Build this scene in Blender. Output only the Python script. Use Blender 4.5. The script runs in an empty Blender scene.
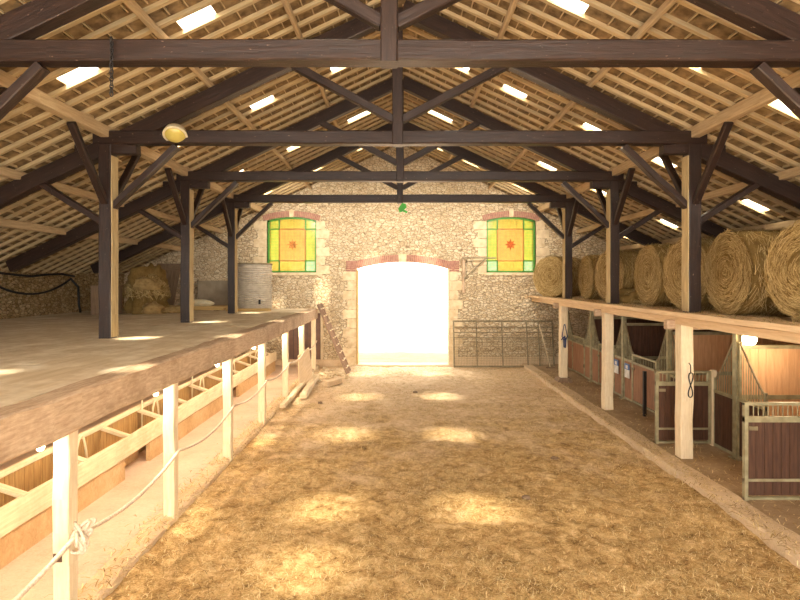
import bpy, bmesh, math, random
from mathutils import Vector, Matrix, noise
R = random.Random(7)
C = bpy.context.scene.collection
PI = math.pi
V = Vector

# ------------------------------------------------------------------ materials
def new_mat(name):
    m = bpy.data.materials.new(name); m.use_nodes = True
    nt = m.node_tree
    for n in list(nt.nodes): nt.nodes.remove(n)
    out = nt.nodes.new('ShaderNodeOutputMaterial')
    return m, nt, out
def N(nt, t, **kw):
    n = nt.nodes.new(t)
    for k, v in kw.items():
        if k in n.inputs: n.inputs[k].default_value = v
        else: setattr(n, k, v)
    return n
def coords(nt, uv, scale):
    tc = N(nt, 'ShaderNodeTexCoord'); mp = N(nt, 'ShaderNodeMapping')
    mp.inputs['Scale'].default_value = scale
    nt.links.new(tc.outputs['UV' if uv else 'Object'], mp.inputs['Vector'])
    return mp.outputs['Vector']
def ramp(nt, fac, stops):
    r = N(nt, 'ShaderNodeValToRGB'); e = r.color_ramp.elements
    while len(e) < len(stops): e.new(0.5)
    for i, (p, c) in enumerate(stops):
        e[i].position = p; e[i].color = (*c, 1)
    nt.links.new(fac, r.inputs['Fac']); return r.outputs['Color']
def wood(name, c1, c2, rough=.7, flecks=None, scale=(1.2, 14, 14), bump=.3, spec=.4, dirt=None):
    m, nt, out = new_mat(name)
    b = N(nt, 'ShaderNodeBsdfPrincipled', Roughness=rough); b.inputs['Specular IOR Level'].default_value = spec
    vec = coords(nt, True, scale)
    n1 = N(nt, 'ShaderNodeTexNoise', Scale=2.0, Detail=6.0, Roughness=.65); nt.links.new(vec, n1.inputs['Vector'])
    col = ramp(nt, n1.outputs['Fac'], [(.3, c1), (.7, c2)])
    if dirt:
        v2 = coords(nt, False, (1, 1, 1))
        n2 = N(nt, 'ShaderNodeTexNoise', Scale=1.7, Detail=5.0, Roughness=.7); nt.links.new(v2, n2.inputs['Vector'])
        mx = N(nt, 'ShaderNodeMix', data_type='RGBA'); mr = N(nt, 'ShaderNodeMapRange')
        mr.inputs[1].default_value = .45; mr.inputs[2].default_value = .72; mr.inputs[4].default_value = dirt[1]
        nt.links.new(n2.outputs['Fac'], mr.inputs[0]); nt.links.new(mr.outputs[0], mx.inputs[0])
        nt.links.new(col, mx.inputs[6]); mx.inputs[7].default_value = (*dirt[0], 1); col = mx.outputs[2]
    if flecks:
        v3 = coords(nt, True, (6, 16, 16))
        n3 = N(nt, 'ShaderNodeTexNoise', Scale=2.5, Detail=3.0); nt.links.new(v3, n3.inputs['Vector'])
        mr = N(nt, 'ShaderNodeMapRange'); mr.inputs[1].default_value = .68; mr.inputs[2].default_value = .76; mr.inputs[4].default_value = .7
        nt.links.new(n3.outputs['Fac'], mr.inputs[0])
        mx = N(nt, 'ShaderNodeMix', data_type='RGBA'); nt.links.new(mr.outputs[0], mx.inputs[0])
        nt.links.new(col, mx.inputs[6]); mx.inputs[7].default_value = (*flecks, 1); col = mx.outputs[2]
    nt.links.new(col, b.inputs['Base Color'])
    bp = N(nt, 'ShaderNodeBump', Strength=bump, Distance=.01)
    nt.links.new(n1.outputs['Fac'], bp.inputs['Height']); nt.links.new(bp.outputs[0], b.inputs['Normal'])
    nt.links.new(b.outputs[0], out.inputs[0]); return m
def plain(name, c, rough=.6, metal=0, c2=None, nscale=8, bump=0, emit=None, es=0):
    m, nt, out = new_mat(name)
    b = N(nt, 'ShaderNodeBsdfPrincipled', Roughness=rough, Metallic=metal)
    n1 = N(nt, 'ShaderNodeTexNoise', Scale=float(nscale), Detail=5.0)
    nt.links.new(coords(nt, False, (1, 1, 1)), n1.inputs['Vector'])
    c2 = c2 or tuple(x * .8 for x in c)
    nt.links.new(ramp(nt, n1.outputs['Fac'], [(.35, c2), (.65, c)]), b.inputs['Base Color'])
    if bump:
        bp = N(nt, 'ShaderNodeBump', Strength=bump, Distance=.02)
        nt.links.new(n1.outputs['Fac'], bp.inputs['Height']); nt.links.new(bp.outputs[0], b.inputs['Normal'])
    if emit:
        b.inputs['Emission Color'].default_value = (*emit, 1); b.inputs['Emission Strength'].default_value = es
    nt.links.new(b.outputs[0], out.inputs[0]); return m
def rubble(name, joint, ca, cb, cc, scale=5.2, bump=.9, flat=(1, 1, 1.7)):
    m, nt, out = new_mat(name)
    b = N(nt, 'ShaderNodeBsdfPrincipled', Roughness=.9); b.inputs['Specular IOR Level'].default_value = .15
    vec = coords(nt, False, flat)
    wn = N(nt, 'ShaderNodeTexNoise', Scale=3.0, Detail=2.0); nt.links.new(vec, wn.inputs['Vector'])
    ad = N(nt, 'ShaderNodeVectorMath', operation='MULTIPLY_ADD'); ad.inputs[1].default_value = (.12,) * 3
    nt.links.new(wn.outputs['Color'], ad.inputs[0]); nt.links.new(vec, ad.inputs[2])
    ve = N(nt, 'ShaderNodeTexVoronoi', feature='DISTANCE_TO_EDGE', Scale=scale); nt.links.new(ad.outputs[0], ve.inputs['Vector'])
    vc = N(nt, 'ShaderNodeTexVoronoi', Scale=scale); nt.links.new(ad.outputs[0], vc.inputs['Vector'])
    sp = N(nt, 'ShaderNodeSeparateColor'); nt.links.new(vc.outputs['Color'], sp.inputs[0])
    col = ramp(nt, sp.outputs[0], [(0, ca), (.5, cb), (1, cc)])
    fn = N(nt, 'ShaderNodeTexNoise', Scale=22.0, Detail=4.0); nt.links.new(vec, fn.inputs['Vector'])
    m2 = N(nt, 'ShaderNodeMix', data_type='RGBA', blend_type='MULTIPLY'); m2.inputs[0].default_value = .5
    nt.links.new(col, m2.inputs[6]); nt.links.new(ramp(nt, fn.outputs['Fac'], [(.35, (.62, .58, .5)), (.6, (1, 1, 1))]), m2.inputs[7])
    mr = N(nt, 'ShaderNodeMapRange'); mr.inputs[1].default_value = .01; mr.inputs[2].default_value = .07
    nt.links.new(ve.outputs['Distance'], mr.inputs[0])
    mx = N(nt, 'ShaderNodeMix', data_type='RGBA'); nt.links.new(mr.outputs[0], mx.inputs[0])
    mx.inputs[6].default_value = (*joint, 1); nt.links.new(m2.outputs[2], mx.inputs[7])
    nt.links.new(mx.outputs[2], b.inputs['Base Color'])
    mh = N(nt, 'ShaderNodeMapRange'); mh.inputs[2].default_value = .16; nt.links.new(ve.outputs['Distance'], mh.inputs[0])
    ah = N(nt, 'ShaderNodeMath', operation='MULTIPLY_ADD'); ah.inputs[1].default_value = .35
    nt.links.new(fn.outputs['Fac'], ah.inputs[0]); nt.links.new(mh.outputs[0], ah.inputs[2])
    bp = N(nt, 'ShaderNodeBump', Strength=bump, Distance=.04)
    nt.links.new(ah.outputs[0], bp.inputs['Height']); nt.links.new(bp.outputs[0], b.inputs['Normal'])
    nt.links.new(b.outputs[0], out.inputs[0]); return m
def ground(name, stops, scale=1.3, fine=26, bump=.6, mixf=.55):
    m, nt, out = new_mat(name)
    b = N(nt, 'ShaderNodeBsdfPrincipled', Roughness=.95); b.inputs['Specular IOR Level'].default_value = .1
    vec = coords(nt, False, (1, 1, 1))
    n1 = N(nt, 'ShaderNodeTexNoise', Scale=scale, Detail=9.0, Roughness=.7); nt.links.new(vec, n1.inputs['Vector'])
    n2 = N(nt, 'ShaderNodeTexNoise', Scale=float(fine), Detail=6.0, Roughness=.75, Distortion=1.2); nt.links.new(coords(nt, False, (1, 1.6, 1)), n2.inputs['Vector'])
    mx = N(nt, 'ShaderNodeMix'); mx.inputs[0].default_value = mixf
    nt.links.new(n1.outputs['Fac'], mx.inputs[2]); nt.links.new(n2.outputs['Fac'], mx.inputs[3])
    nt.links.new(ramp(nt, mx.outputs[0], stops), b.inputs['Base Color'])
    bp = N(nt, 'ShaderNodeBump', Strength=bump, Distance=.03)
    nt.links.new(n2.outputs['Fac'], bp.inputs['Height']); nt.links.new(bp.outputs[0], b.inputs['Normal'])
    nt.links.new(b.outputs[0], out.inputs[0]); return m
def glass(name, c, tr=.55, lines=None):
    m, nt, out = new_mat(name)
    t = N(nt, 'ShaderNodeBsdfTransparent'); d = N(nt, 'ShaderNodeBsdfTranslucent'); g = N(nt, 'ShaderNodeBsdfGlossy', Roughness=.2)
    vec = coords(nt, False, (1, 1, 1)); v = N(nt, 'ShaderNodeTexNoise', Scale=9.0, Detail=3.0); nt.links.new(vec, v.inputs['Vector'])
    col = ramp(nt, v.outputs['Fac'], [(.35, tuple(x * .86 for x in c)), (.65, c)])
    nt.links.new(col, t.inputs[0]); nt.links.new(col, d.inputs[0])
    m1 = N(nt, 'ShaderNodeMixShader'); m1.inputs[0].default_value = 1 - tr
    nt.links.new(t.outputs[0], m1.inputs[1]); nt.links.new(d.outputs[0], m1.inputs[2])
    m2 = N(nt, 'ShaderNodeMixShader'); m2.inputs[0].default_value = .05
    nt.links.new(m1.outputs[0], m2.inputs[1]); nt.links.new(g.outputs[0], m2.inputs[2])
    nt.links.new(m2.outputs[0], out.inputs[0]); return m

M = {}
M['dark'] = wood('dark_stained_oak', (.011, .0055, .004), (.042, .021, .015), rough=.40, flecks=(.40, .27, .19), bump=.6, spec=.5)
M['purlin'] = wood('pale_sawn_pine', (.40, .28, .15), (.62, .47, .28), rough=.8)
M['lath'] = wood('roof_lath', (.43, .31, .16), (.64, .50, .29), rough=.85)
M['tile'] = plain('clay_tile_underside', (.32, .215, .10), .9, c2=(.13, .08, .035), nscale=7, bump=.3)
M['lime'] = wood('limewashed_oak', (.62, .48, .29), (.82, .70, .48), rough=.85, dirt=((.38, .24, .12), .5))
M['post'] = wood('limewashed_post', (.70, .55, .34), (.86, .75, .54), rough=.85, dirt=((.45, .31, .17), .35), bump=.5)
M['deck'] = wood('dusty_deck_board', (.54, .42, .26), (.72, .60, .41), rough=.9, dirt=((.90, .82, .66), .9), scale=(.5, 5, 5))
M['rail'] = wood('sawn_deck_edge', (.40, .27, .17), (.66, .50, .34), rough=.85, dirt=((.22, .13, .07), .7), scale=(3, 18, 18), bump=.6)
M['facing'] = wood('yellowed_facing_board', (.34, .24, .11), (.56, .43, .23), rough=.8)
M['ladder'] = wood('weathered_ladder_wood', (.20, .12, .08), (.36, .24, .16), rough=.8)
M['fascia'] = wood('pale_pine_fascia', (.62, .43, .24), (.80, .61, .38), rough=.8)
M['inner'] = wood('brown_trough_board', (.26, .14, .04), (.46, .28, .10), rough=.8)
M['stall'] = wood('red_pine_board', (.22, .10, .05), (.40, .21, .11), rough=.7)
M['door'] = wood('red_brown_door_board', (.045, .02, .011), (.115, .052, .028), rough=.6)
M['stallback_lit'] = wood('lamplit_pine_partition', (.56, .31, .15), (.75, .46, .25), rough=.75)
M['galv'] = plain('galvanised_steel', (.40, .36, .22), .5, .3, c2=(.26, .23, .13))
M['steel'] = plain('grey_gate_steel', (.30, .25, .15), .6, .3, c2=(.2, .15, .08))
M['black'] = plain('black_rubber', (.012, .01, .01), .5)
M['bluegrey'] = plain('navy_webbing', (.06, .07, .16), .8)
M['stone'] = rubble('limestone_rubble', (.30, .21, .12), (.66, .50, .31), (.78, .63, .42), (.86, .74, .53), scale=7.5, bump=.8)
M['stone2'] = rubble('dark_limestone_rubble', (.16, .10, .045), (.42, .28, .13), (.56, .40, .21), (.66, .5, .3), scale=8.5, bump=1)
M['quoin'] = plain('dressed_limestone', (.78, .64, .42), .9, c2=(.62, .47, .28), nscale=6, bump=.4)
M['mortar'] = plain('lime_mortar', (.60, .45, .28), .95)
M['brick'] = plain('pink_brick', (.46, .24, .17), .9, c2=(.32, .15, .11), nscale=12, bump=.3)
M['concrete'] = ground('stained_concrete', [(.3, (.42, .29, .20)), (.5, (.62, .46, .34)), (.72, (.76, .62, .49))], .8, 18, .3, .4)
M['kerb'] = ground('kerb_concrete', [(.3, (.46, .32, .18)), (.5, (.68, .52, .34)), (.7, (.8, .66, .46))], 2.2, 20, .6, .5)
M['pave'] = ground('dusty_paving', [(.3, (.20, .13, .07)), (.5, (.38, .27, .16)), (.72, (.56, .43, .28))], 1.6, 16, .5, .4)
M['troughwall'] = ground('cast_trough_concrete', [(.3, (.34, .20, .08)), (.5, (.54, .36, .18)), (.72, (.7, .52, .32))], 1.5, 14, .4, .4)
def litter(name):
    m, nt, out = new_mat(name)
    b = N(nt, 'ShaderNodeBsdfPrincipled', Roughness=.95); b.inputs['Specular IOR Level'].default_value = .1
    vec = coords(nt, False, (1, 1, 1))
    n1 = N(nt, 'ShaderNodeTexNoise', Scale=.9, Detail=8.0, Roughness=.7); nt.links.new(vec, n1.inputs['Vector'])
    n2 = N(nt, 'ShaderNodeTexNoise', Scale=20.0, Detail=7.0, Roughness=.78, Distortion=1.5); nt.links.new(coords(nt, False, (1, 1.5, 1)), n2.inputs['Vector'])
    n3 = N(nt, 'ShaderNodeTexNoise', Scale=5.0, Detail=5.0, Roughness=.7, Distortion=.6); nt.links.new(vec, n3.inputs['Vector'])
    m1 = N(nt, 'ShaderNodeMix'); m1.inputs[0].default_value = .5; nt.links.new(n3.outputs['Fac'], m1.inputs[2]); nt.links.new(n2.outputs['Fac'], m1.inputs[3])
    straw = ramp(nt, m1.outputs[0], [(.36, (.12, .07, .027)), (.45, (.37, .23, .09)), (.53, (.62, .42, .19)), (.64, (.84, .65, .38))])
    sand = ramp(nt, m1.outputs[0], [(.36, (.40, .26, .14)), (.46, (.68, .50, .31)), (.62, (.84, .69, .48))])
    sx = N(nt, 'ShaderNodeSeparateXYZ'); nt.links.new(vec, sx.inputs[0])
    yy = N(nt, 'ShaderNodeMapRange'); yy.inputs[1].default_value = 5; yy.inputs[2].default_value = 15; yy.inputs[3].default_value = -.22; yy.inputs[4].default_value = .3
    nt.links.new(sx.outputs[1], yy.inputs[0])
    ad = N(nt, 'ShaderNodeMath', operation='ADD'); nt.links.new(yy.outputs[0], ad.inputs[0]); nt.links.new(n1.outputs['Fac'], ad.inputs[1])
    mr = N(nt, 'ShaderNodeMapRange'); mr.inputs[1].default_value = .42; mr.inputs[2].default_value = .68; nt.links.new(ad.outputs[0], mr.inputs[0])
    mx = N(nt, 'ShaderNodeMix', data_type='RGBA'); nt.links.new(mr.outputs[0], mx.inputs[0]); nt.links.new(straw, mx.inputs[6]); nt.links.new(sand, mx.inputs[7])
    nt.links.new(mx.outputs[2], b.inputs['Base Color'])
    bp = N(nt, 'ShaderNodeBump', Strength=1.0, Distance=.035)
    nt.links.new(m1.outputs[0], bp.inputs['Height']); nt.links.new(bp.outputs[0], b.inputs['Normal'])
    nt.links.new(b.outputs[0], out.inputs[0]); return m
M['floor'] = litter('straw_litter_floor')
M['sand'] = ground('outside_sand', [(.3, (.15, .11, .08)), (.6, (.30, .23, .165))], 2, 12, .5, .4)
M['hay'] = ground('hay_core', [(.3, (.09, .05, .014)), (.5, (.25, .155, .05)), (.7, (.40, .27, .10))], 5, 40, 1.0, .6)
M['white'] = plain('white_rope', (.78, .68, .54), .95, c2=(.58, .46, .33), nscale=60, bump=.5)
M['tank'] = plain('corrugated_zinc', (.62, .56, .47), .65, .2, c2=(.5, .44, .36))
M['sack'] = plain('burlap', (.44, .30, .12), .95, c2=(.27, .17, .06), nscale=9, bump=.5)
M['block'] = plain('grey_blockwork', (.38, .31, .22), .95, c2=(.30, .24, .16), nscale=4)
M['oldwood'] = wood('old_grey_board', (.16, .10, .06), (.30, .20, .12), rough=.85)
M['yellowwood'] = wood('yellow_plank', (.50, .32, .11), (.68, .47, .2), rough=.8)
M['cream'] = plain('cream_enamel', (.72, .62, .40), .4)
M['green'] = plain('green_window_lead', (.06, .26, .03), .5)
M['amberlead'] = plain('amber_window_lead', (.42, .20, .03), .5)
M['gy'] = glass('yellow_glass', (.51, .45, .18)); M['gl'] = glass('lime_glass', (.46, .49, .18))
M['ga'] = glass('amber_glass', (.53, .40, .19)); M['gp'] = glass('pale_green_glass', (.44, .54, .38))
M['gs'] = glass('pink_star_glass', (.92, .74, .72), .9); M['gr'] = glass('red_star_glass', (.75, .42, .3), .9)
M['sky'] = glass('clear_roof_tile_glass', (1, .97, .9), .75)
M['diffusing'] = glass('frosted_roof_tile_glass', (1, .96, .86), .22)  # frosting added so outer right panes throw no strong sun patches
M['bulb'] = plain('lit_bulb', (1, .9, .7), .4, emit=(1, .72, .4), es=14)
M['floodglass'] = plain('yellow_flood_glass', (.55, .42, .10), .25, emit=(1, .78, .2), es=.05)
M['signblue'] = plain('blue_card', (.12, .22, .5), .5); M['signwhite'] = plain('white_card', (.8, .78, .72), .6)
M['emerald'] = plain('green_plastic', (.06, .5, .03), .4)
M['dial'] = plain('dark_door_paint', (.18, .10, .07), .7)
def strawmat(name, a, b_, c):
    m, nt, out = new_mat(name)
    bs = N(nt, 'ShaderNodeBsdfPrincipled', Roughness=.7); bs.inputs['Specular IOR Level'].default_value = .25
    g = N(nt, 'ShaderNodeNewGeometry')
    nt.links.new(ramp(nt, g.outputs['Random Per Island'], [(0, a), (.5, b_), (1, c)]), bs.inputs['Base Color'])
    nt.links.new(bs.outputs[0], out.inputs[0]); return m
M['straw'] = strawmat('loose_straw', (.20, .11, .03), (.54, .38, .15), (.86, .70, .40))
M['haystraw'] = strawmat('hay_stems', (.20, .12, .035), (.42, .29, .11), (.68, .50, .23))

# ------------------------------------------------------------------ mesh builder
class MB:
    def __init__(s): s.v = []; s.f = []; s.uv = []; s.mi = []
    def add(s, vs, fs, g=None, mi=0):
        o = len(s.v); vs = [V(p) for p in vs]; s.v += vs
        g = (V(g) if g is not None else V((0, 0, 1))).normalized(); ou, ov = R.random() * 9, R.random() * 9
        for f in fs:
            n = V((0, 0, 0))
            for i in range(len(f)):
                a, b = vs[f[i]], vs[f[(i + 1) % len(f)]]; n += a.cross(b)
            n = n.normalized() if n.length > 1e-12 else V((0, 0, 1))
            t = n.cross(g)
            if t.length < .3:
                t = n.cross(V((1, 0, 0)) if abs(n.x) < .7 else V((0, 1, 0))).normalized(); gg = t.cross(n)
            else: t.normalize(); gg = g
            s.f.append([o + i for i in f]); s.mi.append(mi)
            s.uv.append([(vs[i].dot(gg) + ou, vs[i].dot(t) + ov) for i in f])
    def box(s, x0, x1, y0, y1, z0, z1, g=None, mi=0):
        d = (x1 - x0, y1 - y0, z1 - z0)
        if g is None: k = max(range(3), key=lambda i: abs(d[i])); g = [0, 0, 0]; g[k] = 1
        vs = [(x, y, z) for x in (x0, x1) for y in (y0, y1) for z in (z0, z1)]
        s.add(vs, [(0, 1, 3, 2), (4, 6, 7, 5), (0, 4, 5, 1), (2, 3, 7, 6), (0, 2, 6, 4), (1, 5, 7, 3)], g, mi); return s
    def beam(s, p0, p1, w, h, up=(0, 0, 1), seg=6, jit=.006, ch=.012, mi=0):
        p0, p1 = V(p0), V(p1); d = (p1 - p0).normalized(); sd = d.cross(V(up)).normalized(); u = sd.cross(d)
        a, b = w / 2, h / 2
        prof = [(-a + ch, -b), (a - ch, -b), (a, -b + ch), (a, b - ch), (a - ch, b), (-a + ch, b), (-a, b - ch), (-a, -b + ch)]
        vs = []
        for i in range(seg + 1):
            c = p0.lerp(p1, i / seg) + (sd * R.uniform(-jit, jit) + u * R.uniform(-jit, jit) if 0 < i < seg else V((0, 0, 0)))
            for (x, y) in prof: vs.append(c + sd * (x + R.uniform(-jit, jit) * .5) + u * (y + R.uniform(-jit, jit) * .5))
        fs = [tuple(range(7, -1, -1)), tuple(seg * 8 + i for i in range(8))]
        for i in range(seg):
            for j in range(8):
                k = (j + 1) % 8; fs.append((i * 8 + j, i * 8 + k, (i + 1) * 8 + k, (i + 1) * 8 + j))
        s.add(vs, fs, d, mi); return s
    def tube(s, pts, r, n=8, closed=False, mi=0, cap=True):
        pts = [V(p) for p in pts]; k = len(pts); vs = []; ref = None
        for i, p in enumerate(pts):
            d = (pts[(i + 1) % k] - pts[i - 1]) if closed else (pts[min(i + 1, k - 1)] - pts[max(i - 1, 0)])
            d.normalize()
            if ref is None: ref = d.cross(V((0, 0, 1)) if abs(d.z) < .9 else V((1, 0, 0))).normalized()
            ref = (ref - d * ref.dot(d)).normalized(); b = d.cross(ref)
            rr = r[i] if isinstance(r, (list, tuple)) else r
            for j in range(n):
                t = 2 * PI * j / n; vs.append(p + ref * math.cos(t) * rr + b * math.sin(t) * rr)
        fs = []
        for i in range(k if closed else k - 1):
            for j in range(n):
                a, b2 = i * n + j, i * n + (j + 1) % n; c, d2 = ((i + 1) % k) * n + (j + 1) % n, ((i + 1) % k) * n + j
                fs.append((a, b2, c, d2))
        if not closed and cap: fs += [tuple(range(n - 1, -1, -1)), tuple((k - 1) * n + j for j in range(n))]
        s.add(vs, fs, pts[-1] - pts[0] if (pts[-1] - pts[0]).length > .01 else None, mi); return s
    def lathe(s, prof, c, n=24, axis='z', mi=0):
        vs = []
        for (r, h) in prof:
            for j in range(n):
                t = 2 * PI * j / n; x, y = r * math.cos(t), r * math.sin(t)
                p = (x, y, h) if axis == 'z' else ((h, x, y) if axis == 'x' else (x, h, y)); vs.append(V(c) + V(p))
        fs = []
        for i in range(len(prof) - 1):
            for j in range(n): fs.append((i * n + j, i * n + (j + 1) % n, (i + 1) * n + (j + 1) % n, (i + 1) * n + j))
        fs += [tuple(range(n - 1, -1, -1)), tuple((len(prof) - 1) * n + j for j in range(n))]
        s.add(vs, fs, None, mi); return s
    def prism(s, poly, p0, axis='y', d=.1, mi=0, g=None):   # poly (a,b) extruded along axis
        def mk(a, b, t): return {'y': (a, t, b), 'x': (t, a, b), 'z': (a, b, t)}[axis]
        n = len(poly); vs = [mk(a, b, p0) for a, b in poly] + [mk(a, b, p0 + d) for a, b in poly]
        fs = [tuple(range(n)), tuple(range(2 * n - 1, n - 1, -1))] + [(i, i + n, (i + 1) % n + n, (i + 1) % n) for i in range(n)]
        s.add(vs, fs, g, mi); return s
    def build(s, name, mat, parent=None, origin=None, smooth=False, fix=True):
        me = bpy.data.meshes.new(name)
        o = V(origin) if origin is not None else (V((0, 0, 0)) if parent is None else parent.get('_o') and V(parent['_o']) or V((0, 0, 0)))
        me.from_pydata([p - o for p in s.v], [], s.f)
        uvl = me.uv_layers.new(name='UVMap'); flat = [c for f in s.uv for p in f for c in p]
        uvl.data.foreach_set('uv', flat)
        for m in (mat if isinstance(mat, (list, tuple)) else [mat]): me.materials.append(m)
        me.polygons.foreach_set('material_index', s.mi)
        if smooth: me.polygons.foreach_set('use_smooth', [True] * len(s.f))
        if fix:
            bm = bmesh.new(); bm.from_mesh(me); bmesh.ops.recalc_face_normals(bm, faces=bm.faces); bm.to_mesh(me); bm.free()
        ob = bpy.data.objects.new(name, me); C.objects.link(ob)
        if parent is not None: ob.parent = parent
        else: ob.location = o
        return ob
def empty(name, loc, label, cat, group=None, rz=0):
    o = bpy.data.objects.new(name, None); C.objects.link(o); o.location = loc; o.rotation_euler.z = rz
    o.empty_display_size = .1
    return tag(o, label, cat, group)
def tag(o, label, cat, group=None, kind=None):
    o['label'] = label; o['category'] = cat
    if group: o['group'] = group
    if kind: o['kind'] = kind
    return o
def part(mb, name, mat, par, **kw):        # mesh given in world coords, re-expressed about its thing's base
    root = par
    while root.parent: root = root.parent
    ob = mb.build(name, mat, par, origin=root.location, **kw); return ob
def struct(o): o['kind'] = 'structure'; return o
def copy_thing(src, loc, rot=(0, 0, 0)):
    c = src.copy(); C.objects.link(c); c.location = loc; c.rotation_euler = rot
    for ch in list(src.children):
        d = ch.copy(); C.objects.link(d); d.parent = c
        for g in list(ch.children):
            e = g.copy(); C.objects.link(e); e.parent = d
    return c

# ------------------------------------------------------------------ dimensions (metres; camera at z=3 looking +Y)
YW = 17.4            # end wall
SL = .473            # roof pitch
def zr(x): return 7.44 - SL * abs(x)      # principal rafter centre line
def zt(x): return 7.78 - SL * abs(x)      # tile underside
XW = 9.6
TR = [5.13, 8.2, 11.23, 14.28]

# ------------------------------------------------------------------ end wall with openings
def arch_poly(xc, hw, z0, zs, zc, n=14):
    # segmental arch outline: springing zs at +-hw, crown zc
    s = zc - zs; rad = (hw * hw + s * s) / (2 * s); cz = zc - rad; a0 = math.asin(hw / rad)
    pts = [(xc - hw, z0), (xc + hw, z0)]
    for i in range(n + 1):
        a = a0 - 2 * a0 * i / n; pts.append((xc + rad * math.sin(a), cz + rad * math.cos(a)))
    return pts, (rad, cz, a0)
DOOR = arch_poly(.09, 1.62, -.5, 3.40, 3.64)
WL = arch_poly(-3.77, .86, 3.26, 5.08, 5.20)
WR = arch_poly(3.87, .86, 3.26, 5.08, 5.20)
wall = MB().prism([(-XW - .5, -.3), (XW + .5, -.3), (XW + .5, zt(XW + .5) - .03), (0, zt(0) - .03), (-XW - .5, zt(XW + .5) - .03)], YW, 'y', .55)
wo = wall.build('wall_back', M['stone']); struct(wo)
for k, P in enumerate((DOOR, WL, WR)):
    cb = MB().prism(P[0], YW - .3, 'y', 1.2).build('cutter', M['stone'])
    md = wo.modifiers.new('b', 'BOOLEAN'); md.object = cb; md.operation = 'DIFFERENCE'; md.solver = 'EXACT'
dg = bpy.context.evaluated_depsgraph_get()
nm = bpy.data.meshes.new_from_object(wo.evaluated_get(dg)); wo.modifiers.clear(); wo.data = nm
for o in [o for o in bpy.data.objects if o.name.startswith('cutter')]: bpy.data.objects.remove(o)
nm.materials.clear(); nm.materials.append(M['stone'])

def brick_arch(info, xc, r_in, thick, name, key=True, proud=.03, n=34):
    rad, cz, a0 = info; b = MB(); k = MB()
    a1 = a0 * 1.12
    for i in range(n):
        t0 = -a1 + 2 * a1 * i / n; t1 = -a1 + 2 * a1 * (i + .82) / n
        if key and abs((t0 + t1) / 2) < a1 * .075: continue
        q = [(xc + rr * math.sin(t), cz + rr * math.cos(t)) for rr, t in ((rad + .0, t0), (rad + .0, t1), (rad + thick, t1), (rad + thick, t0))]
        b.prism(q, YW - proud - R.uniform(0, .008), 'y', .2)
    bo = struct(b.build(name, M['brick']))
    q = [(xc + rr * math.sin(t), cz + rr * math.cos(t)) for rr, sg in ((rad + .004, 1), (rad + thick, -1)) for t in [sg * a1 * (i / 10 - 1) for i in range(21)]]
    MB().prism(q, YW - .012, 'y', .1).build('mortar_bed', M['mortar'], bo)
    if key:
        w = a1 * .07
        q = [(xc + rr * math.sin(t), cz + rr * math.cos(t)) for rr, t in ((rad - .01, -w), (rad - .01, w), (rad + thick + .04, w * 1.1), (rad + thick + .04, -w * 1.1))]
        MB().prism(q, YW - proud - .02, 'y', .2).build('keystone', M['quoin'], bo)
brick_arch(DOOR[1], .09, 0, .24, 'trim_1', n=58)
brick_arch(WL[1], -3.77, 0, .2, 'trim_2', n=32, proud=.02)
brick_arch(WR[1], 3.87, 0, .2, 'trim_3', n=32, proud=.02)
# dressed quoins
def quoins(name, xs, z0, z1, zs=.33):
    b = MB(); z = z0; i = 0
    while z < z1 - .1:
        for (x, sgn) in xs:
            w = .46 if (i + (sgn > 0)) % 2 else .30
            b.box(min(x, x + sgn * w), max(x, x + sgn * w), YW - .014 - R.uniform(0, .01), YW + .1, z + .008, min(z + zs, z1) - .008)
        z += zs; i += 1
    o = struct(b.build(name, M['quoin'])); return o
quoins('trim_4', [(.09 - 1.62, -1), (.09 + 1.62, 1)], 0, 3.42)
quoins('trim_5', [(-3.77 - .86, -1), (-3.77 + .86, 1)], 3.2, 5.05, .31)
quoins('trim_6', [(3.87 - .86, -1), (3.87 + .86, 1)], 3.2, 5.05, .31)
b = MB()                                       # brick pads at the springing of the door arch
for sx in (-1, 1):
    for i in range(5):
        x = .09 + sx * 1.63; w = sx * .34
        b.box(min(x, x + w), max(x, x + w), YW - .03, YW + .1, 3.3 + i * .075, 3.3 + i * .075 + .06)
struct(b.build('trim_7', M['brick']))
struct(MB().box(1.9, XW, YW - .12, YW + .02, 0, .34).build('trim_8', M['kerb']))       # low plinth, right
struct(MB().box(-9.6, -1.9, YW - .12, YW + .02, 0, .25).build('trim_9', M['kerb']))
struct(MB().box(-1.6, 1.8, YW - .05, YW + .5, -.06, .045).build('trim_10', M['kerb']))   # threshold
for k, xc in ((11, -3.77), (12, 3.87)):
    struct(MB().box(xc - .95, xc + .95, YW - .05, YW + .1, 3.16, 3.26).build('trim_%d' % k, M['quoin']))

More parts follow.
